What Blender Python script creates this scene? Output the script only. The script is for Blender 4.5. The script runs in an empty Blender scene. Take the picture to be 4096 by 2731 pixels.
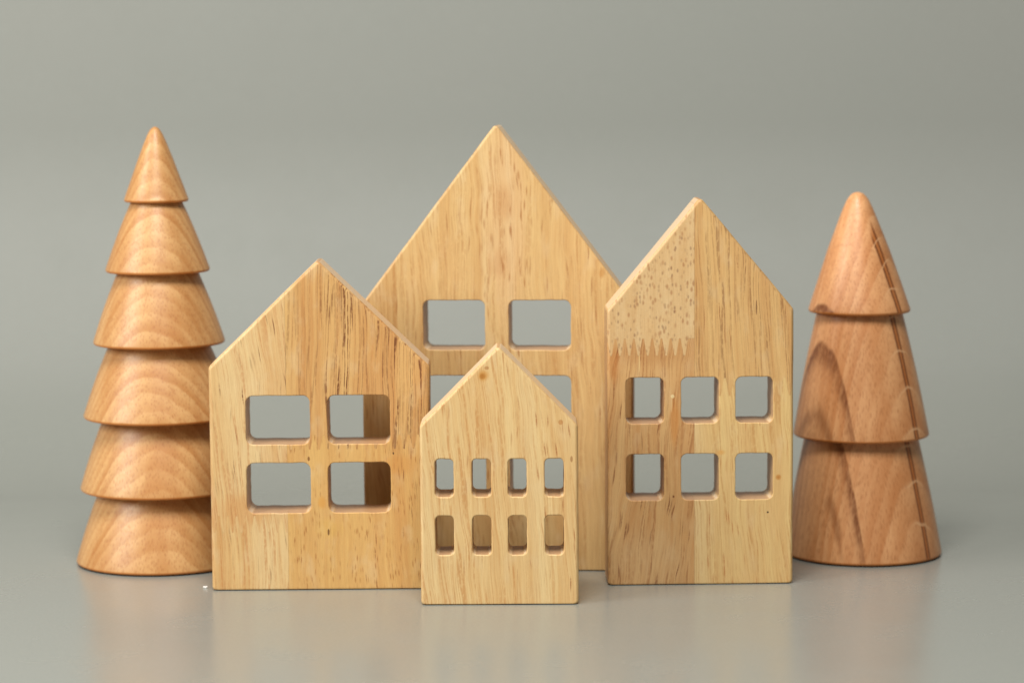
import bpy, bmesh, math, random
from mathutils import Vector, Matrix, noise
sc = bpy.context.scene
COL = sc.collection
rad = math.radians

# ------------------------------------------------------------------ camera
cam_d = bpy.data.cameras.new('camera')
cam = bpy.data.objects.new('camera', cam_d); COL.objects.link(cam)
cam_d.sensor_width = 36.0
cam_d.lens = 10725.2 / 4096 * 36.0
cam_d.clip_start = 0.01; cam_d.clip_end = 50
cam.matrix_world = (Matrix.Translation((0, 0, 0.1833)) @ Matrix.Rotation(math.pi/2 - 0.10315, 4, 'X')
                    @ Matrix.Rotation(-0.0070, 4, 'Z'))
cam_d.dof.use_dof = True
cam_d.dof.focus_distance = 0.918
cam_d.dof.aperture_fstop = 8.5
sc.camera = cam

# ------------------------------------------------------------------ world and lamps
w = bpy.data.worlds.new('World'); sc.world = w; w.use_nodes = True
bg = w.node_tree.nodes['Background']
bg.inputs['Color'].default_value = (0.97, 0.98, 1.0, 1); bg.inputs['Strength'].default_value = 0.13

def area(name, loc, target, sx, sy, power, col):
    d = bpy.data.lights.new(name, 'AREA'); d.shape = 'RECTANGLE'; d.size = sx; d.size_y = sy
    d.energy = power; d.color = col
    o = bpy.data.objects.new(name, d); COL.objects.link(o)
    o.location = loc
    o.rotation_euler = (Vector(target) - Vector(loc)).to_track_quat('-Z', 'Y').to_euler()
    return o
area('window_light', (-0.98, 0.36, 0.62), (0.0, 0.95, 0.06), 0.55, 0.6, 12.6, (1.0, 0.988, 0.968))
area('ceiling_light', (-0.06, 0.42, 0.92), (0.02, 0.90, 0.02), 0.42, 0.38, 11.8, (1.0, 0.98, 0.955))

sc.view_settings.view_transform = 'Standard'
sc.view_settings.look = 'None'
sc.view_settings.exposure = 0.0
sc.view_settings.gamma = 1.0

# ------------------------------------------------------------------ node helpers
def srgb(r, g, b):
    f = lambda c: (c/255/12.92) if c/255 <= 0.04045 else ((c/255+0.055)/1.055)**2.4
    return (f(r), f(g), f(b), 1)

class NB:
    def __init__(s, name):
        s.m = bpy.data.materials.new(name); s.m.use_nodes = True
        s.t = s.m.node_tree; s.b = s.t.nodes['Principled BSDF']
    def put(s, sock, v):
        if isinstance(v, bpy.types.NodeSocket): s.t.links.new(v, sock)
        else: sock.default_value = v
    def n(s, kind): return s.t.nodes.new(kind)
    def math(s, op, a, b=0.0, c=None, clamp=False):
        n = s.n('ShaderNodeMath'); n.operation = op; n.use_clamp = clamp
        s.put(n.inputs[0], a); s.put(n.inputs[1], b)
        if c is not None: s.put(n.inputs[2], c)
        return n.outputs[0]
    def comb(s, x, y, z):
        n = s.n('ShaderNodeCombineXYZ'); s.put(n.inputs[0], x); s.put(n.inputs[1], y); s.put(n.inputs[2], z)
        return n.outputs[0]
    def sep(s, v):
        n = s.n('ShaderNodeSeparateXYZ'); s.put(n.inputs[0], v); return n.outputs[0], n.outputs[1], n.outputs[2]
    def noise(s, v, scale, detail=2, rough=0.5, w=None):
        n = s.n('ShaderNodeTexNoise'); s.put(n.inputs['Vector'], v); n.inputs['Scale'].default_value = scale
        n.inputs['Detail'].default_value = detail; n.inputs['Roughness'].default_value = rough
        return n.outputs['Fac']
    def vor(s, v, rnd=1.0):
        n = s.n('ShaderNodeTexVoronoi'); s.put(n.inputs['Vector'], v); n.inputs['Scale'].default_value = 1
        n.inputs['Randomness'].default_value = rnd
        return n.outputs['Distance'], n.outputs['Color']
    def smooth(s, v, a, b, lo=0.0, hi=1.0):
        n = s.n('ShaderNodeMapRange'); n.interpolation_type = 'SMOOTHSTEP'
        s.put(n.inputs[0], v); n.inputs[1].default_value = a; n.inputs[2].default_value = b
        s.put(n.inputs[3], lo); s.put(n.inputs[4], hi)
        return n.outputs[0]
    def mix(s, fac, a, b, blend='MIX'):
        n = s.n('ShaderNodeMix'); n.data_type = 'RGBA'; n.blend_type = blend
        s.put(n.inputs[0], fac); s.put(n.inputs[6], a); s.put(n.inputs[7], b)
        return n.outputs[2]
    def curve1d(s, v, pts, lo, hi):
        """piecewise-linear function of v through pts [(x, value)]"""
        n = s.n('ShaderNodeMapRange'); s.put(n.inputs[0], v)
        n.inputs[1].default_value = lo; n.inputs[2].default_value = hi
        r = s.n('ShaderNodeValToRGB'); s.t.links.new(n.outputs[0], r.inputs[0])
        e = r.color_ramp.elements
        while len(e) > 1: e.remove(e[-1])
        for i, (x, val) in enumerate(pts):
            q = (x-lo)/(hi-lo)
            el = e[0] if i == 0 else e.new(q)
            el.position = q; el.color = (val, val, val, 1)
        return r.outputs[0]
    def coords(s):
        tc = s.n('ShaderNodeTexCoord')
        n = s.n('ShaderNodeVectorMath'); n.operation = 'SCALE'; n.inputs['Scale'].default_value = 1000.0
        s.t.links.new(tc.outputs['Object'], n.inputs[0])
        return s.sep(n.outputs[0]) + (tc,)

def house_wood(name, light, dark, tilt=0.0, seed=0.0, streak=0.6, streak_col=(120, 72, 38), dens=None,
               slen=12.0, swid=0.62, flecks=0.0, fleck_v=None, fsz=(0.8, 4.2), dots=False, bands=0.6, wob=1.0, marks=(),
               hueband=None, pale=None, lines=None, line_col=(118, 66, 34)):
    """rubberwood: all coordinates in millimetres, x across, z up the grain"""
    b = NB(name)
    x, y, z, tc = b.coords()
    # slow wander of the grain
    wv = b.noise(b.comb(b.math('MULTIPLY', x, 0.03), b.math('MULTIPLY', y, 0.03), b.math('MULTIPLY_ADD', z, 0.022, seed)), 1.0, 2)
    wv2 = b.noise(b.comb(b.math('MULTIPLY', x, 0.15), b.math('MULTIPLY', y, 0.1), b.math('MULTIPLY_ADD', z, 0.07, seed+5)), 1.0, 1)
    xs = b.math('ADD', x, b.math('MULTIPLY', b.math('SUBTRACT', wv, 0.5), 7.0*wob))
    xs = b.math('ADD', xs, b.math('MULTIPLY', b.math('SUBTRACT', wv2, 0.5), 1.2*wob))
    xs = b.math('MULTIPLY_ADD', z, tilt, xs)
    # broad growth bands
    g1 = b.noise(b.comb(b.math('MULTIPLY_ADD', xs, 0.16, seed*3), b.math('MULTIPLY', y, 0.08), b.math('MULTIPLY', z, 0.006)), 1.0, 3, 0.55)
    g2 = b.noise(b.comb(b.math('MULTIPLY_ADD', xs, 0.75, seed*7), b.math('MULTIPLY', y, 0.4), b.math('MULTIPLY', z, 0.013)), 1.0, 3, 0.6)
    gv = b.math('ADD', b.math('MULTIPLY', g1, 0.55), b.math('MULTIPLY', g2, 0.45))
    fac = b.smooth(gv, 0.5-0.14, 0.5+0.16)
    fac = b.math('MULTIPLY', fac, bands)
    col = b.mix(fac, srgb(*light), srgb(*dark))
    # soft mottle along the board
    mt = b.noise(b.comb(b.math('MULTIPLY', x, 0.09), b.math('MULTIPLY', y, 0.09), b.math('MULTIPLY_ADD', z, 0.035, seed+11)), 1.0, 3)
    col = b.mix(b.smooth(mt, 0.40, 0.68, 0.0, 0.30), col, srgb(224, 176, 116))
    mt2 = b.noise(b.comb(b.math('MULTIPLY', x, 0.2), b.math('MULTIPLY', y, 0.2), b.math('MULTIPLY_ADD', z, 0.09, seed+23)), 1.0, 3)
    col = b.mix(b.smooth(mt2, 0.50, 0.72, 0.0, 0.30), col, srgb(236, 206, 160))
    if pale: col = b.mix(b.curve1d(xs, pale, -60, 60), col, srgb(238, 208, 156))
    if hueband: col = b.mix(b.curve1d(xs, hueband, -60, 60), col, srgb(*dark))
    def put_marks(col, ms):
        # knots, stains, pinholes: (u, v, ru, rv, colour, strength)
        for (u, v, ru, rv, cc, st) in ms:
            wn = b.math('MULTIPLY', b.math('SUBTRACT', wv2, 0.5), 2.2 if ru > 1.2 else 0.0)
            if ru > 4: wn = b.math('MULTIPLY', b.math('SUBTRACT', g2, 0.5), 12.0)
            dx = b.math('DIVIDE', b.math('SUBTRACT', b.math('ADD', x, wn), u), ru)
            dz = b.math('DIVIDE', b.math('SUBTRACT', z, v), rv)
            dd = b.math('SQRT', b.math('ADD', b.math('MULTIPLY', dx, dx), b.math('MULTIPLY', dz, dz)))
            col = b.mix(b.smooth(dd, 0.35 if ru > 1.2 else 0.75, 1.0, st, 0.0), col, srgb(*cc))
        return col
    col = put_marks(col, [m for m in marks if m[2] > 4])     # broad stains lie under the grain
    # fine fibre
    fb = b.noise(b.comb(b.math('MULTIPLY', xs, 3.2), b.math('MULTIPLY', y, 3.2), b.math('MULTIPLY_ADD', z, 0.10, seed)), 1.0, 3, 0.7)
    col = b.mix(b.smooth(fb, 0.35, 0.75, 0.0, 0.24), col, srgb(158, 106, 60))
    # very fine tooth
    ft = b.noise(b.comb(b.math('MULTIPLY', xs, 9.0), b.math('MULTIPLY', y, 9.0), b.math('MULTIPLY', z, 1.1)), 1.0, 2, 0.7)
    col = b.mix(b.smooth(ft, 0.45, 0.8, 0.0, 0.10), col, srgb(130, 84, 48))
    dm = b.curve1d(xs, dens, -60, 60) if dens else 1.0
    def streak_layer(col, wd, ln, thr, r0, r1, strength, sc_col, sd):
        jz = b.noise(b.comb(b.math('MULTIPLY', x, 0.3), 0.0, b.math('MULTIPLY_ADD', z, 0.12, sd)), 1.0, 1)
        xx = b.math('ADD', xs, b.math('MULTIPLY', jz, 1.3))
        d, c = b.vor(b.comb(b.math('MULTIPLY_ADD', xx, 1/wd, sd), b.math('MULTIPLY', y, 1/(wd*1.4)), b.math('MULTIPLY_ADD', z, 1/ln, sd*1.7)))
        r, g, bb = b.sep(c)
        pres = b.smooth(b.math('MULTIPLY', r, 1.0), thr-0.02, thr+0.02, 1.0, 0.0)
        body = b.smooth(d, r0, r1, 1.0, 0.0)
        # broken along its length like open vessels
        br = b.noise(b.comb(xx, y, b.math('MULTIPLY', z, 1.6)), 1.0, 1)
        body = b.math('MULTIPLY', body, b.smooth(br, 0.30, 0.48, 0.35, 1.0))
        f = b.math('MULTIPLY', b.math('MULTIPLY', pres, body), b.math('MULTIPLY_ADD', g, 0.7, 0.3))
        f = b.math('MULTIPLY', f, dm)
        f = b.math('MULTIPLY', f, strength, clamp=True)
        return b.mix(f, col, srgb(*sc_col)), f
    bump_h = ft
    if streak > 0:
        col, f1 = streak_layer(col, swid, slen, 0.55, 0.10, 0.36, streak, streak_col, seed+1.3)
        col, f2 = streak_layer(col, swid*1.7, slen*1.5, 0.38, 0.06, 0.20, streak*0.9, streak_col, seed+4.1)
        bump_h = b.math('SUBTRACT', ft, b.math('MULTIPLY', f1, 1.0))
    if lines:   # long continuous dark vessel lines
        ln = b.noise(b.comb(b.math('MULTIPLY_ADD', xs, 0.42, seed*2), b.math('MULTIPLY', y, 0.4), b.math('MULTIPLY', z, 0.010)), 1.0, 2, 0.5)
        lv = b.math('FRACT', b.math('MULTIPLY', ln, 7.0))
        lf = b.smooth(b.math('ABSOLUTE', b.math('SUBTRACT', lv, 0.5)), 0.07, 0.24, 1.0, 0.0)
        lm = b.noise(b.comb(b.math('MULTIPLY_ADD', xs, 0.55, seed*5), y, b.math('MULTIPLY', z, 0.02)), 1.0, 1)
        lf = b.math('MULTIPLY', lf, b.smooth(lm, 0.38, 0.60, 0.25, 1.0))
        brk = b.noise(b.comb(b.math('MULTIPLY', x, 1.2), y, b.math('MULTIPLY', z, 0.5)), 1.0, 2)
        lf = b.math('MULTIPLY', lf, b.smooth(brk, 0.38, 0.52, 0.35, 1.0))
        lf = b.math('MULTIPLY', lf, b.curve1d(xs, lines, -60, 60))
        col = b.mix(lf, col, srgb(*line_col))
    if flecks > 0:
        msk = 1.0
        if fleck_v: msk = b.curve1d(x, fleck_v, -60, 60)
        cl = b.noise(b.comb(b.math('MULTIPLY', x, 0.22), 0.0, b.math('MULTIPLY_ADD', z, 0.12, seed)), 1.0, 1)
        d, c = b.vor(b.comb(b.math('MULTIPLY_ADD', xs, 1/fsz[0], seed), b.math('MULTIPLY', y, 1/1.6), b.math('MULTIPLY', z, 1/fsz[1])))
        r, g, bb = b.sep(c)
        f = b.math('MULTIPLY', b.smooth(d, 0.10, 0.40, 1.0, 0.0), b.smooth(r, 0.62, 0.72, 1.0, 0.0))
        f = b.math('MULTIPLY', b.math('MULTIPLY', f, b.smooth(cl, 0.35, 0.6, 0.25, 1.0)), flecks)
        if fleck_v: f = b.math('MULTIPLY', f, msk)
        col = b.mix(f, col, srgb(168, 106, 52))
    if dots:
        for q, (wd, ln, thr, st, cc) in enumerate(((1.35, 2.7, 0.8, 0.66, (170, 114, 70)), (1.1, 2.1, 0.5, 0.6, (134, 90, 64)))):
            d, c = b.vor(b.comb(b.math('MULTIPLY_ADD', x, 1/wd, 3.3*q), b.math('MULTIPLY', y, 1/wd), b.math('MULTIPLY_ADD', z, 1/ln, 9.1*q)))
            r, g, bb = b.sep(c)
            cl = b.noise(b.comb(b.math('MULTIPLY', x, 0.28), 0.0, b.math('MULTIPLY_ADD', z, 0.07, 2.0*q)), 1.0, 2)
            f = b.math('MULTIPLY', b.smooth(d, 0.16, 0.46, 1.0, 0.0), b.smooth(r, thr-0.08, thr, 1.0, 0.0))
            f = b.math('MULTIPLY', b.math('MULTIPLY', f, b.smooth(cl, 0.32, 0.60, 0.25, 1.0)), st)
            col = b.mix(f, col, srgb(*cc))
        rp = b.noise(b.comb(b.math('MULTIPLY', x, 0.7), y, b.math('MULTIPLY', z, 4.5)), 1.0, 2)
        col = b.mix(b.smooth(rp, 0.5, 0.7, 0.0, 0.12), col, srgb(244, 222, 186))
    col = put_marks(col, [m for m in marks if m[2] <= 4])
    # pinker end grain, with painted light on roof slopes and shade in window reveals
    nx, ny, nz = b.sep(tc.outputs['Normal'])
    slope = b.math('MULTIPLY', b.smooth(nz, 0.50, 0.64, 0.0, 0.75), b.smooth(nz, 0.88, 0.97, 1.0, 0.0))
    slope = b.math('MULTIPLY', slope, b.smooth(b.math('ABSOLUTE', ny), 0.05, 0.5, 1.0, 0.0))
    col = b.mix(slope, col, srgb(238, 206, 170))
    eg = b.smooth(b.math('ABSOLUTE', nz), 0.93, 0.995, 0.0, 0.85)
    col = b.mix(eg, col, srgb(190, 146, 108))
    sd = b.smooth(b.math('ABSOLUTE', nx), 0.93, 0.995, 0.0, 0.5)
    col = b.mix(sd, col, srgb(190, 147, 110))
    col = b.mix(1.0, col, (0.865, 0.885, 0.86, 1), 'MULTIPLY')
    b.t.links.new(col, b.b.inputs['Base Color'])
    b.b.inputs['Specular IOR Level'].default_value = 0.42
    rg = b.smooth(fb, 0.3, 0.7, 0.36, 0.50)
    b.t.links.new(rg, b.b.inputs['Roughness'])
    bp = b.n('ShaderNodeBump'); bp.inputs['Strength'].default_value = 0.25; bp.inputs['Distance'].default_value = 0.00012
    lowb = b.noise(b.comb(b.math('MULTIPLY', x, 0.35), b.math('MULTIPLY', y, 0.35), b.math('MULTIPLY', z, 0.12)), 1.0, 2)
    b.put(bp.inputs['Height'], b.math('ADD', bump_h, b.math('MULTIPLY', lowb, 3.0)))
    b.t.links.new(bp.outputs[0], b.b.inputs['Normal'])
    return b.m

def tree_wood(name, light, dark, pith, ring, seed, flecks=0.5, streaks=False, lean=0.0):
    """turned beech, coordinates in millimetres round the trunk axis"""
    b = NB(name)
    x, y, z, tc = b.coords()
    wv = b.noise(b.comb(b.math('MULTIPLY', x, 0.05), b.math('MULTIPLY', y, 0.05), b.math('MULTIPLY_ADD', z, 0.012, seed)), 1.0, 2)
    wv2 = b.noise(b.comb(b.math('MULTIPLY', x, 0.25), b.math('MULTIPLY', y, 0.25), b.math('MULTIPLY_ADD', z, 0.03, seed)), 1.0, 1)
    dx = b.math('SUBTRACT', x, pith[0]); dy = b.math('SUBTRACT', y, pith[1])
    r = b.math('SQRT', b.math('ADD', b.math('MULTIPLY', dx, dx), b.math('MULTIPLY', dy, dy)))
    r = b.math('ADD', r, b.math('MULTIPLY', wv, 3.6)); r = b.math('ADD', r, b.math('MULTIPLY', wv2, 0.5))
    q = b.math('DIVIDE', r, ring)
    fr = b.math('FRACT', q)
    late = b.math('MULTIPLY', b.smooth(fr, 0.0, 0.80), b.smooth(fr, 0.82, 1.0, 1.0, 0.0))
    cell = b.noise(b.comb(b.math('FLOOR', q), 0.5, 0.5), 2.7, 0)
    late = b.math('MULTIPLY', late, b.smooth(cell, 0.3, 0.7, 0.35, 1.0))
    col = b.mix(b.math('MULTIPLY', late, 0.62), srgb(*light), srgb(*dark))
    mt = b.noise(b.comb(b.math('MULTIPLY', x, 0.12), b.math('MULTIPLY', y, 0.12), b.math('MULTIPLY', z, 0.02)), 1.0, 2)
    col = b.mix(b.smooth(mt, 0.35, 0.7, 0.0, 0.45), col, srgb(*dark))
    fb = b.noise(b.comb(b.math('MULTIPLY', x, 2.4), b.math('MULTIPLY', y, 2.4), b.math('MULTIPLY_ADD', z, 0.22, seed)), 1.0, 3, 0.65)
    col = b.mix(b.smooth(fb, 0.35, 0.75, 0.0, 0.30), col, srgb(172, 100, 46))
    d, c = b.vor(b.comb(b.math('MULTIPLY', x, 1/0.55), b.math('MULTIPLY', y, 1/0.55), b.math('MULTIPLY', z, 1/5.0)))
    cr, cg, cb = b.sep(c)
    f = b.math('MULTIPLY', b.smooth(d, 0.15, 0.55, 1.0, 0.0), b.smooth(cr, 0.55, 0.75, 1.0, 0.0))
    f = b.math('MULTIPLY', f, flecks)
    col = b.mix(f, col, srgb(146, 82, 38))
    if streaks:
        wob = b.math('MULTIPLY', b.math('SUBTRACT', wv2, 0.5), 1.6)
        wobs = b.math('MULTIPLY', b.math('SUBTRACT', wv, 0.5), 1.2)
        # smoky dark plane that runs through the left front
        p1 = b.math('ADD', b.math('ADD', b.math('MULTIPLY', x, 0.81), b.math('MULTIPLY', y, 0.58)), b.math('ADD', 19.6, b.math('ADD', b.math('MULTIPLY', wob, 0.35), wobs)))
        edge = b.math('MULTIPLY', b.smooth(p1, -2.2, -0.1), b.smooth(p1, 0.15, 0.6, 1.0, 0.0))
        grit = b.noise(b.comb(b.math('MULTIPLY', x, 1.3), b.math('MULTIPLY', y, 1.3), b.math('MULTIPLY', z, 0.16)), 1.0, 3, 0.6)
        f1 = b.math('MAXIMUM', b.math('MULTIPLY', edge, b.smooth(grit, 0.30, 0.62, 0.45, 0.95)),
                    b.math('MULTIPLY', b.smooth(p1, -3.4, 0.0, 0.0, 1.0), b.smooth(p1, 0.0, 0.3, 0.25, 0.0)))
        pat = b.noise(b.comb(b.math('MULTIPLY', x, 0.1), b.math('MULTIPLY', y, 0.1), b.math('MULTIPLY_ADD', z, 0.05, 3.0)), 1.0, 2)
        f1 = b.math('MULTIPLY', f1, b.smooth(pat, 0.30, 0.55, 0.45, 1.0))
        p1b = b.math('ADD', p1, 4.6)
        f1 = b.math('MAXIMUM', f1, b.math('MULTIPLY', b.smooth(b.math('ABSOLUTE', p1b), 0.0, 1.1, 0.5, 0.0), b.smooth(pat, 0.42, 0.6)))
        col = b.mix(f1, col, srgb(112, 58, 22))
        # twin dark lines with a tawny band between, right front
        p2 = b.math('ADD', b.math('ADD', b.math('MULTIPLY', x, 0.505), b.math('MULTIPLY', y, 0.863)), b.math('ADD', 6.0, b.math('MULTIPLY', wob, 0.15)))
        side = b.smooth(x, 0.5, 2.5)
        l1 = b.smooth(b.math('ABSOLUTE', b.math('ADD', p2, 0.85)), 0.05, 0.75, 0.85, 0.0)
        l2 = b.smooth(b.math('ABSOLUTE', b.math('SUBTRACT', p2, 0.85)), 0.05, 0.75, 0.85, 0.0)
        bd = b.smooth(b.math('ABSOLUTE', p2), 0.9, 1.3, 0.7, 0.0)
        ring_mod = b.smooth(fr, 0.86, 0.99, 1.0, 0.8)
        col = b.mix(b.math('MULTIPLY', b.math('MULTIPLY', bd, side), ring_mod), col, srgb(176, 96, 30))
        col = b.mix(b.math('MULTIPLY', b.math('MULTIPLY', b.math('MAXIMUM', l1, l2), side), ring_mod), col, srgb(92, 46, 20))
        # pale ring edges where the growth rings crest
        pr = b.math('MULTIPLY', b.smooth(fr, 0.90, 0.97), b.smooth(fr, 0.97, 1.0, 1.0, 0.0))
        near = b.smooth(b.math('ABSOLUTE', p2), 2.0, 7.0, 1.0, 0.0)
        col = b.mix(b.math('MULTIPLY', b.math('MULTIPLY', pr, near), b.math('MULTIPLY', side, 0.8)), col, srgb(222, 172, 124))
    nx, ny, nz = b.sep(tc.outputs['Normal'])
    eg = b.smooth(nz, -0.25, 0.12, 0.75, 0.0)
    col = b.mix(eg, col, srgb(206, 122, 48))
    b.t.links.new(col, b.b.inputs['Base Color'])
    b.b.inputs['Specular IOR Level'].default_value = 0.45
    b.put(b.b.inputs['Roughness'], b.smooth(fb, 0.3, 0.7, 0.34, 0.46))
    bp = b.n('ShaderNodeBump'); bp.inputs['Strength'].default_value = 0.25; bp.inputs['Distance'].default_value = 0.0001
    b.put(bp.inputs['Height'], b.math('SUBTRACT', fb, f))
    b.t.links.new(bp.outputs[0], b.b.inputs['Normal'])
    return b.m

def sheet_material(name, c0, c1, r0, r1, ior):
    b = NB(name)
    x, y, z, tc = b.coords()
    v = b.comb(x, y, z)
    n1 = b.noise(v, 0.006, 3); n2 = b.noise(v, 0.9, 2)
    sm = b.noise(v, 0.035, 4, 0.6)        # handling smears in the sheen
    col = b.mix(b.smooth(n1, 0.3, 0.7), c0, c1)
    col = b.mix(b.smooth(n2, 0.4, 0.7, 0.0, 0.06), col, (0.5, 0.5, 0.46, 1))
    b.t.links.new(col, b.b.inputs['Base Color'])
    b.b.inputs['IOR'].default_value = ior
    # polished near the objects, matt further up the sweep
    b.put(b.b.inputs['Roughness'], b.math('ADD', b.math('ADD', b.smooth(n1, 0.3, 0.7, 0.0, 0.04), b.smooth(sm, 0.4, 0.7, 0.0, 0.05)), b.smooth(z, 4.0, 60.0, r0, r1)))
    bp = b.n('ShaderNodeBump'); bp.inputs['Strength'].default_value = 0.06; bp.inputs['Distance'].default_value = 0.0003
    b.put(bp.inputs['Height'], n2); b.t.links.new(bp.outputs[0], b.b.inputs['Normal'])
    return b.m

pb = NB('contact_line_dark')  # near-black for the contact lines added under houses and trees
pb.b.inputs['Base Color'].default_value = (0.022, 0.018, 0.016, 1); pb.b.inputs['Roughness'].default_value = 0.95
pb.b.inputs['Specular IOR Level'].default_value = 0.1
contact_mat = pb.m

# ------------------------------------------------------------------ object helpers
def obj(name, me, mat=None, parent=None):
    o = bpy.data.objects.new(name, me); COL.objects.link(o)
    if mat is not None and len(me.materials) == 0: me.materials.append(mat)
    if parent: o.parent = parent
    return o
def thing(name, loc, rz, label, cat, group=None):
    o = bpy.data.objects.new(name, None); COL.objects.link(o)
    o.empty_display_size = 0.01
    o.location = loc; o.rotation_euler = (0, 0, rz)
    o['label'] = label; o['category'] = cat
    if group: o['group'] = group
    return o

# ------------------------------------------------------------------ the sweep: table surface and backdrop
table_mat = back_mat = sheet_material('grey_sheet', (0.260, 0.268, 0.235, 1), (0.266, 0.271, 0.238, 1), 0.21, 0.62, 1.55)
def strip(name, prof, x0, x1, nx, sheet):
    bm = bmesh.new(); rows = []
    for (y, z) in prof:
        rows.append([bm.verts.new((x0+(x1-x0)*i/nx, y, z)) for i in range(nx+1)])
    for a, c in zip(rows[:-1], rows[1:]):
        for i in range(nx): f = bm.faces.new((a[i], a[i+1], c[i+1], c[i])); f.smooth = True
    me = bpy.data.meshes.new(name); bm.to_mesh(me); bm.free()
    o = obj(name, me, sheet); o['kind'] = 'structure'; return o
FLAT = 1.14; RC = 0.16
arc = lambda a: (FLAT+RC*math.sin(rad(a)), RC*(1-math.cos(rad(a))))
strip('table_top', [(-0.3+(FLAT+0.3)*i/12, 0.0) for i in range(13)], -1.3, 1.3, 8, table_mat)
prof = [arc(a) for a in range(0, 89, 2)]
ty, tz = math.cos(rad(88)), math.sin(rad(88)); py, pz = prof[-1]
prof += [(py+ty*q, pz+tz*q) for q in (0.1, 0.3, 0.6, 1.0, 1.3)]
strip('backdrop', prof, -1.3, 1.3, 8, back_mat)

# ------------------------------------------------------------------ house geometry
T = 0.01738
def arc_poly(corners, radii, seg=7):
    """round the corners of a CCW polygon"""
    out = []; n = len(corners)
    for i in range(n):
        p = Vector(corners[i]); a = (Vector(corners[i-1])-p).normalized(); c = (Vector(corners[(i+1) % n])-p).normalized()
        r = radii[i]; ang = a.angle(c); d = r/math.tan(ang/2); cen = p+(a+c).normalized()*(r/math.sin(ang/2))
        s, e = p+a*d, p+c*d
        a0 = math.atan2(s.y-cen.y, s.x-cen.x); a1 = math.atan2(e.y-cen.y, e.x-cen.x)
        da = (a1-a0+math.pi) % (2*math.pi)-math.pi
        for k in range(seg+1):
            t = a0+da*k/seg; out.append(Vector((cen.x+r*math.cos(t), cen.y+r*math.sin(t))))
    return out
def densify(poly, step):
    out = []; n = len(poly)
    for i in range(n):
        a, c = poly[i], poly[(i+1) % n]; L = (c-a).length; k = max(1, int(L/step))
        for j in range(k): out.append(a.lerp(c, j/k))
    return out
def normals(poly):
    n = len(poly); out = []
    for i in range(n):
        t = ((poly[i]-poly[i-1]).normalized()+(poly[(i+1) % n]-poly[i]).normalized()).normalized()
        out.append(Vector((t.y, -t.x)))      # outward for CCW
    return out
def solid_house(w, he, ha, wins, bev, wbev, wrad, seed):
    """closed solid with rounded edges: outline and window holes share one profile"""
    h = w/2
    # the measured peak is the rounded one; the sharp corner lies a little higher
    ha += (bev+0.00035)*(1/math.sin(math.atan2(h, ha-he))-1)
    sl = (ha-he)/h
    k = bev
    # front face outline = silhouette pulled in by the bevel
    L = math.hypot(h, ha-he); off = k*L/h
    cs = [(-h+k, 0.00032+k*0.35), (h-k, 0.00032+k*0.35), (h-k, he+sl*k-off), (0, ha-off), (-h+k, he+sl*k-off)]
    base = arc_poly(cs, [0.0007, 0.0007, 0.0012, 0.00035, 0.0012], 5)
    base = densify(base, 0.004)
    loops = []
    def wob(p, amp, f, s):
        q = Vector((p.x*f+s, p.y*f, s*3.1))
        return Vector((noise.noise(q), noise.noise(q+Vector((9.2, 4.1, 1.7)))))*amp
    nb = normals(base)
    rnd = random.Random(seed)
    rings = []
    def profile(sign_pts, nrm, bv, kk, s):
        prs = []
        for j in range(6):
            th = math.pi/2*j/5
            o_, y_ = bv*math.sin(th), bv*(1-math.cos(th))
            prs.append((o_, y_))
        prs += [(bv, T*0.5)]
        prs += [(o_, T-y_) for (o_, y_) in reversed(prs[:6])]
        R = []
        for (o_, y_) in prs:
            row = []
            for p, n in zip(sign_pts, nrm):
                q = p+n*o_*kk
                if s is not None:
                    q = q+wob(q, 0.00012, 300, s)+wob(q, 0.00007, 900, s+y_*60)
                    edge = 1.0 if o_ < bv*0.99 else 0.0
                else:
                    q = q+wob(q, 0.00010, 70, seed*1.3)
                row.append((q.x, y_, max(q.y, 0.00032)))
            R.append(row)
        return R
    outer = profile(base, nb, bev, 1.0, None)
    holes = []
    for i, (x0, x1, z0, z1) in enumerate(wins):
        b0 = wbev
        c = [(x0-b0, z0-b0), (x1+b0, z0-b0), (x1+b0, z1+b0), (x0-b0, z1+b0)]
        p = arc_poly(c, [wrad+b0]*4, 7); p = densify(p, 0.0009)
        n = normals(p)
        holes.append(profile(p, n, wbev, -1.0, seed*7.7+i*3.3))
    bm = bmesh.new()
    allr = [outer]+holes
    vr = [[[bm.verts.new(c) for c in row] for row in R] for R in allr]
    for li, R in enumerate(vr):
        n = len(R[0])
        for a, c in zip(R[:-1], R[1:]):
            for i in range(n):
                q = (a[i], a[(i+1) % n], c[(i+1) % n], c[i])
                if li > 0: q = q[::-1]
                bm.faces.new(q)
    from mathutils.geometry import tessellate_polygon
    for idx in (0, -1):
        verts = [v for R in vr for v in R[idx]]
        tris = tessellate_polygon([[v.co.copy() for v in R[idx]] for R in vr])
        for t in tris:
            try: bm.faces.new([verts[i] for i in t])
            except ValueError: pass
    bmesh.ops.recalc_face_normals(bm, faces=bm.faces)
    me = bpy.data.meshes.new('solid'); bm.to_mesh(me); bm.free()
    return me

def prism(poly):
    bm = bmesh.new()
    a = [bm.verts.new((p[0], -0.01, p[1])) for p in poly]; c = [bm.verts.new((p[0], T+0.01, p[1])) for p in poly]
    n = len(poly)
    bm.faces.new(a); bm.faces.new(c[::-1])
    for i in range(n): bm.faces.new((a[i], c[i], c[(i+1) % n], a[(i+1) % n]))
    bmesh.ops.recalc_face_normals(bm, faces=bm.faces)
    me = bpy.data.meshes.new('prism'); bm.to_mesh(me); bm.free(); return me

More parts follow.
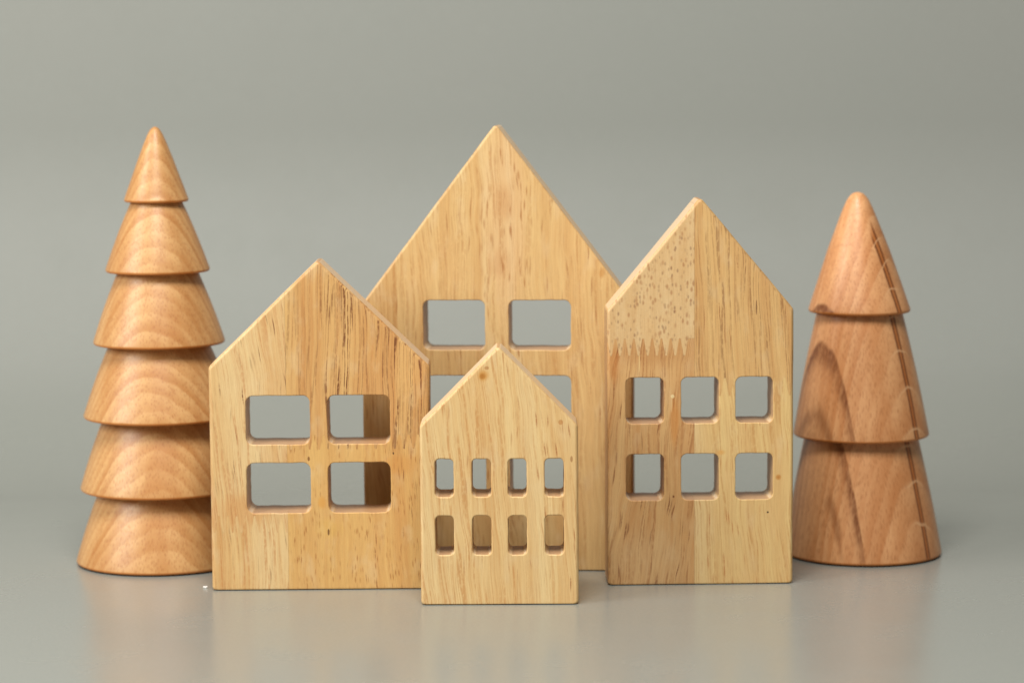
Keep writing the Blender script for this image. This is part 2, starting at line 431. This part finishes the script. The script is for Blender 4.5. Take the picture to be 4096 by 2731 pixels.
def intersect(me, pm):
    a = bpy.data.objects.new('a', me); b_ = bpy.data.objects.new('b', pm)
    COL.objects.link(a); COL.objects.link(b_)
    m = a.modifiers.new('x', 'BOOLEAN'); m.operation = 'INTERSECT'; m.solver = 'EXACT'; m.object = b_
    dg = bpy.context.evaluated_depsgraph_get(); dg.update()
    out = bpy.data.meshes.new_from_object(a.evaluated_get(dg))
    bpy.data.objects.remove(a); bpy.data.objects.remove(b_); bpy.data.meshes.remove(pm)
    return out

def finish(o):
    me = o.data
    for p in me.polygons: p.use_smooth = True
    me.set_sharp_from_angle(angle=rad(38))
    m = o.modifiers.new('wn', 'WEIGHTED_NORMAL'); m.keep_sharp = True; m.weight = 80

def make_house(x, y, yaw, w, he, ha, wins, pieces, label, bev=0.0012, wbev=0.0006, wrad=0.0026, seed=1):
    root = thing('toy_house', (x, y, 0), yaw, label, 'toy house', 'wooden toy houses')
    solid = solid_house(w, he, ha, wins, bev, wbev, wrad, seed)
    acc = [bmesh.new() for _ in wins]; mats = [p[1] for p in pieces]
    for k, (poly, mat) in enumerate(pieces):
        me = solid.copy() if poly is None else intersect(solid, prism(poly))
        bm = bmesh.new(); bm.from_mesh(me)
        bm.faces.ensure_lookup_table()
        bm.normal_update()
        groups = {}
        for f in bm.faces:
            c = f.calc_center_median(); nn = f.normal
            for wi, (x0, x1, z0, z1) in enumerate(wins):
                e = wbev*1.15+0.0002
                if x0-e < c.x < x1+e and z0-e < c.z < z1+e and abs(nn.y) < 0.995:
                    # joint faces left by the cut lie inside the wood, never within the hole box
                    groups.setdefault(wi, []).append(f); break
        for wi, fs in groups.items():
            vm = {}
            for f in fs:
                vs = []
                for v in f.verts:
                    if v not in vm: vm[v] = acc[wi].verts.new(v.co)
                    vs.append(vm[v])
                nf = acc[wi].faces.new(vs); nf.material_index = k
        kill = [f for fs in groups.values() for f in fs]
        bmesh.ops.delete(bm, geom=kill, context='FACES')
        me.clear_geometry(); bm.to_mesh(me); bm.free()
        me.materials.clear()
        name = 'body' if poly is None else 'wood_block'
        me.name = name
        for p in me.polygons: p.material_index = 0
        o = obj(name, me, mat, root)
        finish(o)
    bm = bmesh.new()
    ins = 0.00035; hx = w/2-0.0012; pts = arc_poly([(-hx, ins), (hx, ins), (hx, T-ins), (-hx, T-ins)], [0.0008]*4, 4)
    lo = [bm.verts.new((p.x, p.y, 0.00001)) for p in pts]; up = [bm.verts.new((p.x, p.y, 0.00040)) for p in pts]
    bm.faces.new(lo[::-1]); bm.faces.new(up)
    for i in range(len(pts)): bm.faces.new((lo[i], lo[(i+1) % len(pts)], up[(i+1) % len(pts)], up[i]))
    me = bpy.data.meshes.new('contact_shade_slab'); bm.to_mesh(me); bm.free(); obj('contact_shade_slab', me, contact_mat, root)  # thin dark slab added under the house, stands in for its contact shadow
    for wi, bm in enumerate(acc):
        bmesh.ops.remove_doubles(bm, verts=bm.verts, dist=1e-6)
        me = bpy.data.meshes.new('window_opening'); bm.to_mesh(me); bm.free()
        for m in mats: me.materials.append(m)
        o = obj('window_opening', me, None, root); finish(o)
    return root

def teeth(u0, u1, vlo, vhi, pitch, tip0, dirn=1):
    """finger joint from u0 to u1 (left to right): downward tips at tip0 + k*pitch"""
    pts = []
    tw = pitch*0.09
    k0 = math.floor((u0-tip0)/pitch)-1
    k = k0
    while True:
        c = tip0+k*pitch
        if c-pitch/2 > u1: break
        for (u, v) in ((c-pitch/2-tw, vhi), (c-pitch/2+tw, vhi), (c-tw, vlo), (c+tw, vlo)):
            if u0 < u < u1: pts.append((u, v))
        k += 1
    return pts

# ------------------------------------------------------------------ left house: four windows, four blocks
def grid(cols, rows):
    return [(cols[i], cols[i+1], rows[j+1], rows[j]) for j in range(0, len(rows), 2) for i in range(0, len(cols), 2)]
G = 0.00002
B = 0.08
su = -0.0116
jl = teeth(-B, su-G, 0.0206, 0.0265, 0.00315, -0.0311+0.0158)
jr = teeth(su+G, B, 0.0498, 0.0548, 0.00330, 0.0030)
L_ul = house_wood('wood_left_upper_left', (232, 196, 138), (216, 164, 104), tilt=0.10, seed=1.1, streak=1.0, streak_col=(118, 64, 34), bands=0.9, slen=12.0, swid=0.85, wob=0.7, line_col=(190, 120, 66), lines=[(-60, 0.5), (60, 0.5)], marks=[(-27, 27.5, 13, 9, (216, 160, 100), 0.7)],
                  pale=[(-60, 0.0), (-30, 0.1), (-22, 0.5), (-13, 0.45), (-11, 0.2), (60, 0.2)])
L_ll = house_wood('wood_left_lower_left', (234, 196, 136), (214, 162, 102), tilt=0.05, seed=2.4, streak=0.6, bands=0.9, slen=14, swid=1.0, wob=0.5, line_col=(196, 130, 74), lines=[(-60, 0.6), (60, 0.6)],
                  pale=[(-60, 0.0), (-26, 0.0), (-22, 0.6), (-17, 0.7), (-14, 0.3), (60, 0.2)])
L_ur = house_wood('wood_left_upper_right', (226, 180, 116), (204, 144, 84), tilt=-0.03, seed=3.2, streak=0.85, streak_col=(126, 70, 36), bands=0.9, slen=20, swid=0.6, wob=0.6,
                  dens=[(-60, 0.2), (-5, 0.3), (2, 0.6), (8, 1.0), (60, 1.0)],
                  lines=[(-60, 0.35), (-6, 0.4), (0, 0.7), (3, 0.95), (9, 0.95), (15, 0.6), (20, 0.95), (32, 0.95), (60, 0.9)])
L_lr = house_wood('wood_left_lower_right', (230, 184, 114), (212, 156, 92), tilt=0.02, seed=4.7, streak=0.9, streak_col=(134, 74, 34), bands=0.85, slen=9, swid=0.6, wob=0.8, flecks=0.75,
                  dens=[(-60, 0.2), (0, 0.2), (10, 0.5), (22, 1.0), (60, 1.0)],
                  marks=[(0.5, 31, 2.2, 3.0, (218, 142, 34), 0.4), (3, 22, 6, 5, (232, 186, 92), 0.3), (27, 44, 9, 5, (216, 150, 76), 0.45), (25.6, 48.2, 0.28, 0.5, (50, 26, 10), 0.9),
                         (-4.0, 46.5, 0.5, 0.9, (110, 60, 24), 0.7), (2.6, 20.5, 0.4, 1.3, (90, 44, 16), 0.8)])
pieces = [([(-B, 0.2), (su-G, 0.2), (su-G, 0.0262)][0:2] + [(u, v+G) for (u, v) in reversed(jl)] + [(-B, 0.0265)], L_ul),
          ([(-B, -0.05)] + [(su-G, -0.05)] + [(su-G, 0.0235)] + [(u, v-G) for (u, v) in reversed(jl)] + [(-B, 0.0235)], L_ll),
          ([(su+G, 0.052)] + [(u, v+G) for (u, v) in jr] + [(B, 0.052), (B, 0.2), (su+G, 0.2)], L_ur),
          ([(su+G, -0.05), (B, -0.05), (B, 0.0519)] + [(u, v-G) for (u, v) in reversed(jr)] + [(su+G, 0.0519)], L_lr)]
# make the first polygon consistent with the others (right end of the joint meets the seam)
pieces[0] = ([(-B, 0.0235)] + [(u, v+G) for (u, v) in jl] + [(su-G, 0.0236), (su-G, 0.2), (-B, 0.2)], L_ul)
make_house(-0.06738, 0.92851, 0.00742, 0.07706, 0.07886, 0.11546,
           grid([-0.02579, -0.00339, 0.0027, 0.02462], [0.06874, 0.0516, 0.04509, 0.02739]), pieces,
           'wide wooden toy house with four large windows, beside the six-tiered tree',
           bev=0.0013, wbev=0.00035, wrad=0.0026, seed=1)

# ------------------------------------------------------------------ tallest house, at the back
T_m = house_wood('wood_tall', (232, 194, 134), (214, 166, 106), tilt=0.035, seed=6.3, streak=0.6, streak_col=(158, 96, 48), bands=0.9, slen=14, swid=1.0, wob=1.0, flecks=0.95, fsz=(1.25, 7.5), line_col=(178, 118, 62),
                 lines=[(-60, 0.5), (-15, 0.4), (0, 0.5), (60, 0.35)],
                 fleck_v=[(-60, 0.0), (-10, 0.0), (-4, 0.7), (10, 0.9), (16, 0.1), (60, 0.0)],
                 pale=[(-60, 0.0), (-2, 0.0), (0, 0.5), (2, 0.1), (8, 0.1), (10, 0.6), (12, 0.0), (60, 0.0)],
                 marks=[(3.5, 128, 9.5, 50, (232, 188, 142), 0.4), (3, 134, 5, 9, (204, 146, 92), 0.4), (1, 112, 5, 7, (206, 150, 98), 0.35), (38.0, 108.5, 1.3, 2.6, (190, 122, 44), 0.5)])
make_house(-0.00541, 0.96284, -0.07464, 0.09816, 0.09716, 0.16126,
           grid([-0.0267, -0.00431, 0.00429, 0.0267], [0.09857, 0.08058, 0.07126, 0.0533, 0.0440, 0.0261]),
           [(None, T_m)],
           'tallest wooden toy house, standing behind the other three with a high steep gable',
           bev=0.0010, wbev=0.00035, wrad=0.0024, seed=2)

# ------------------------------------------------------------------ smallest house, in front
S_m = house_wood('wood_small', (240, 206, 148), (224, 178, 118), tilt=0.085, seed=8.9, streak=0.85, streak_col=(170, 104, 56), bands=1.0, slen=10, swid=0.9, wob=0.9, line_col=(196, 132, 70),
                 lines=[(-60, 0.55), (0, 0.6), (20, 0.35), (60, 0.4)],
                 dens=[(-60, 0.5), (-10, 0.5), (10, 0.6), (18, 0.95), (60, 1.0)],
                 pale=[(-60, 0.3), (-24, 0.35), (-18, 0.2), (-10, 0.0), (12, 0.0), (14, 0.35), (17, 0.3), (19, 0.0), (60, 0.0)],
                 marks=[(-5.1, 78.6, 2.3, 2.5, (206, 142, 62), 0.7), (-5.3, 78.4, 1.25, 1.4, (178, 112, 40), 0.75), (-3.9, 81.2, 0.9, 0.7, (170, 108, 50), 0.6),
                        (-5, 70, 9, 5, (232, 190, 130), 0.5), (21, 62.6, 0.9, 1.0, (186, 118, 56), 0.6), (24.6, 50, 0.5, 1.2, (150, 90, 40), 0.6)])
make_house(-0.00472, 0.9, -0.00748, 0.05372, 0.06162, 0.08807,
           grid([-0.02177, -0.01548, -0.00917, -0.00274, 0.00304, 0.00932, 0.01552, 0.02197], [0.05018, 0.03724, 0.03071, 0.01733]),
           [(None, S_m)],
           'smallest wooden toy house with eight little windows, standing at the very front',
           bev=0.0011, wbev=0.00045, wrad=0.0016, seed=3)

# ------------------------------------------------------------------ right house: six windows, speckled block
sr = -0.0021
ja = teeth(-B, sr-G, 0.0814, 0.0874, 0.00322, -0.0056)
jb = teeth(sr+G, B, 0.0670, 0.0733, 0.0035, 0.0086-0.00175)
R_ul = house_wood('wood_right_speckled', (228, 190, 138), (214, 170, 116), tilt=0.0, seed=10.2, streak=0.0, bands=0.7, dots=True, wob=0.3)
R_ll = house_wood('wood_right_brown', (228, 184, 126), (204, 148, 92), tilt=-0.09, seed=11.6, streak=0.9, streak_col=(126, 72, 38), bands=1.0, slen=13, swid=0.85, wob=1.2, line_col=(158, 96, 50), lines=[(-60, 0.6), (60, 0.5)],
                  hueband=[(-60, 0.2), (-20, 0.1), (-12, 0.2), (-8, 0.55), (-5, 0.5), (0, 0.1), (60, 0)],
                  marks=[(-9.8, 67.0, 0.75, 0.75, (240, 214, 160), 0.95), (-10.2, 64, 0.3, 3.0, (240, 212, 160), 0.5), (-9.5, 31.5, 0.4, 0.5, (110, 50, 16), 0.85),
                         (-9, 58, 2.2, 12, (206, 128, 50), 0.45), (-30, 78, 2.5, 9, (190, 112, 44), 0.45), (-21.4, 79, 0.16, 4.0, (244, 214, 150), 0.7),
                         (-18, 8, 20, 16, (228, 190, 140), 0.35), (-18, 84, 19, 9, (198, 142, 88), 0.6)])
R_ur = house_wood('wood_right_upper_right', (228, 184, 122), (206, 152, 94), tilt=0.035, seed=13.1, streak=0.7, streak_col=(150, 84, 44), bands=0.95, slen=18, swid=0.75, wob=0.5,
                  lines=[(-60, 0.35), (0, 0.4), (14, 0.55), (32, 0.5), (60, 0.4)],
                  marks=[(19.6, 98, 0.22, 3.0, (96, 56, 36), 0.8)])
R_lr = house_wood('wood_right_lower_right', (234, 196, 130), (220, 170, 106), tilt=0.06, seed=14.8, streak=0.75, streak_col=(180, 102, 46), bands=0.85, slen=10, swid=0.9, wob=0.9, line_col=(186, 124, 62), lines=[(-60, 0.45), (60, 0.5)],
                  pale=[(-60, 0.0), (-3, 0.4), (1, 0.5), (6, 0.2), (60, 0.1)],
                  marks=[(25.4-1.6, 25.6, 0.38, 0.38, (28, 16, 10), 0.98), (27.5, 38, 1.1, 1.1, (200, 136, 64), 0.75), (27.5, 38, 0.5, 0.5, (184, 118, 50), 0.6), (7.2, 47, 1.8, 1.2, (222, 160, 80), 0.6)])
pieces = [([(-B, 0.0840)] + [(u, v+G) for (u, v) in ja if u < sr-0.0019] + [(sr-0.0019, 0.0874+G), (sr-G, 0.0874+G), (sr-G, 0.2), (-B, 0.2)], R_ul),
          ([(-B, -0.05), (sr-G, -0.05), (sr-G, 0.0874-G), (sr-0.0019, 0.0874-G)] + [(u, v-G) for (u, v) in reversed(ja) if u < sr-0.0019] + [(-B, 0.0839)], R_ll),
          ([(sr+G, 0.070)] + [(u, v+G) for (u, v) in jb] + [(B, 0.070), (B, 0.2), (sr+G, 0.2)], R_ur),
          ([(sr+G, -0.05), (B, -0.05), (B, 0.0699)] + [(u, v-G) for (u, v) in reversed(jb)] + [(sr+G, 0.0699)], R_lr)]
make_house(0.06594, 0.93331, 0.02245, 0.06541, 0.09735, 0.13596,
           grid([-0.02618, -0.0128, -0.00674, 0.00647, 0.01236, 0.0256], [0.07364, 0.05743, 0.04662, 0.03026]), pieces,
           'narrow wooden toy house with six square windows and a pale speckled gable block',
           bev=0.0012, wbev=0.00035, wrad=0.0022, seed=4)

# ------------------------------------------------------------------ turned trees
def lathe_mesh(name, prof, lean, nseg=128, wobble=0.00008, seed=0):
    bm = bmesh.new(); rows = []
    for (r, z) in prof:
        if r < 1e-6: rows.append([bm.verts.new((lean*z, 0, z))]); continue
        row = []
        for i in range(nseg):
            a = 2*math.pi*i/nseg
            rr = r+wobble*noise.noise(Vector((math.cos(a)*1.5, math.sin(a)*1.5, z*60+seed)))
            row.append(bm.verts.new((lean*z+rr*math.cos(a), rr*math.sin(a), z)))
        rows.append(row)
    for a, c in zip(rows[:-1], rows[1:]):
        for i in range(nseg):
            j = (i+1) % nseg
            if len(a) == 1: bm.faces.new((a[0], c[j], c[i]))
            elif len(c) == 1: bm.faces.new((a[i], a[j], c[0]))
            else: bm.faces.new((a[i], a[j], c[j], c[i]))
    bmesh.ops.recalc_face_normals(bm, faces=bm.faces)
    for f in bm.faces: f.smooth = True
    me = bpy.data.meshes.new(name); bm.to_mesh(me); bm.free()
    me.set_sharp_from_angle(angle=rad(50))
    return me
def tier_profile(zb, rb, zt, rt, first=None, rim=0.0009, bulge=0.02, base=False):
    """from the underside centre, round the rim, up the flank to the neck (or tip)"""
    p = [(0.0, zb+(0.0 if base else 0.0022))]
    if base: p += [(rb-0.0016, zb+0.00005), (rb-0.0012, zb+0.00035)]
    else: p += [(rb*0.5, zb+0.0022), (rb*0.78, zb+0.0020), (rb-0.0026, zb+0.0011), (rb-0.0014, zb+0.0001)]
    cz = zb+rim*(1.0 if not base else 0.9)
    sl = math.atan2((rb-rt) if first is None else rb*0.37, (zt-zb))
    for k in range(6):
        a = -math.pi/2+(math.pi/2+sl)*(k+1)/6
        p.append((rb-rim+rim*math.cos(a), cz+rim*math.sin(a)))
    z0 = p[-1][1]; r0 = p[-1][0]
    if first:
        for (dz, r) in first: p.append((r, zt-dz))
        p.append((0.0, zt))
    else:
        for k in range(1, 9):
            t = k/8
            p.append((r0+(rt-r0)*t+bulge*(rb-rt)*math.sin(math.pi*t)*2, z0+(zt-z0)*t))
        p.append((0.0, zt))
    return p
CONTACT_H = 0.0006
def make_tree(x, y, rings, necks, tip, first, mat, lean, label, seed):
    root = thing('toy_tree', (x, y, 0), 0, label, 'toy tree', 'wooden toy trees')
    n = len(rings)
    for i, (z, r) in enumerate(rings):
        if i == 0: prof = tier_profile(z, r, tip, 0, first=first, base=(n == 1))
        else: 
            zz = z+(CONTACT_H if i == n-1 else 0.0)
            sl_ = (r-necks[i-1])/(rings[i-1][0]-zz)
            prof = tier_profile(zz, r, rings[i-1][0]+0.0018, necks[i-1]-sl_*0.0022, base=(i == n-1))
        obj('tier', lathe_mesh('tier', prof, lean, seed=seed+i), mat, root)
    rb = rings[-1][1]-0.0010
    obj('contact_line_disc', lathe_mesh('contact_line_disc', [(0.0, 0.00002), (rb, 0.00002), (rb+0.0001, 0.0003), (rb, CONTACT_H+0.0001), (0.0, CONTACT_H+0.0001)], 0.0, seed=seed), contact_mat, root)  # thin dark disc added under the tree to draw its contact line
    return root
def fine(pts):
    """smooth a (dz, r) tip profile with a Catmull-Rom pass"""
    P = [(-pts[0][0], -0.0)]+pts+[(pts[-1][0]*2-pts[-2][0], pts[-1][1]*2-pts[-2][1])]
    out = []
    for i in range(1, len(P)-2):
        for k in range(4):
            t = k/4
            q = []
            for c in (0, 1):
                a, b_, c_, d = P[i-1][c], P[i][c], P[i+1][c], P[i+2][c]
                q.append(0.5*((2*b_)+(c_-a)*t+(2*a-5*b_+4*c_-d)*t*t+(3*b_-a-3*c_+d)*t**3))
            out.append(tuple(q))
    out.append(pts[-1])
    return out
mm = 0.001
A_first = [(26.3*mm, 11.7*mm), (24*mm, 10.9*mm), (18.1*mm, 8.7*mm), (12.3*mm, 6.6*mm), (6.4*mm, 4.35*mm), (3.0*mm, 2.9*mm), (1.2*mm, 1.85*mm), (0.45*mm, 1.15*mm), (0.1*mm, 0.5*mm)]
B_first = [(43.0*mm, 18.7*mm), (40*mm, 17.7*mm), (30.4*mm, 14.5*mm), (20.7*mm, 11.2*mm), (11*mm, 7.5*mm), (6.2*mm, 5.6*mm), (3.0*mm, 4.1*mm), (1.35*mm, 2.9*mm), (0.5*mm, 1.9*mm), (0.12*mm, 0.9*mm)]
A_m = tree_wood('beech_left', (207, 163, 107), (170, 111, 54), (-3.0, 62.0), 2.35, 1.0, flecks=0.42)
B_m = tree_wood('beech_right', (222, 166, 114), (188, 120, 68), (-46.0, 40.0), 3.1, 7.0, flecks=0.42, streaks=True)
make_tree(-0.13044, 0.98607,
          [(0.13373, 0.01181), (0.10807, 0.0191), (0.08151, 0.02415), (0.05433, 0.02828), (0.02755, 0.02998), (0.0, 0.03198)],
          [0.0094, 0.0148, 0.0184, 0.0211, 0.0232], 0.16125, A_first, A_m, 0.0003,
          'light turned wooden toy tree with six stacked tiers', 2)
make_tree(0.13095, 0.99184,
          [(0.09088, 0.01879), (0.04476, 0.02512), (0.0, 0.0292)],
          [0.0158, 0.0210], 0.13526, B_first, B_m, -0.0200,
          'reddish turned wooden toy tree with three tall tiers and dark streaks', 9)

# ------------------------------------------------------------------ crumb on the table
bm = bmesh.new()
for (cx, cy, cz, s) in ((-0.00045, 0, 0.00035, 0.00042), (0.00035, -0.0002, 0.00038, 0.00048), (0.0, -0.0001, 0.00018, 0.0003)):
    r = bmesh.ops.create_icosphere(bm, subdivisions=2, radius=s)
    for v in r['verts']:
        n_ = noise.noise(v.co*4000+Vector((cx*9000, 0, 0)))
        v.co *= 1+0.35*n_; v.co.z *= 0.8; v.co += Vector((cx, cy, cz))
me = bpy.data.meshes.new('crumb'); bm.to_mesh(me); bm.free()
cb = NB('white_crumb'); cb.b.inputs['Base Color'].default_value = (0.85, 0.83, 0.78, 1); cb.b.inputs['Roughness'].default_value = 0.3
c = obj('crumb', me, cb.m)
D_CR = 0.9335
c.location = (-0.1089, D_CR, 0.0)
c['label'] = 'tiny white crumb on the table by the lower left corner of the four-window house'; c['category'] = 'crumb'
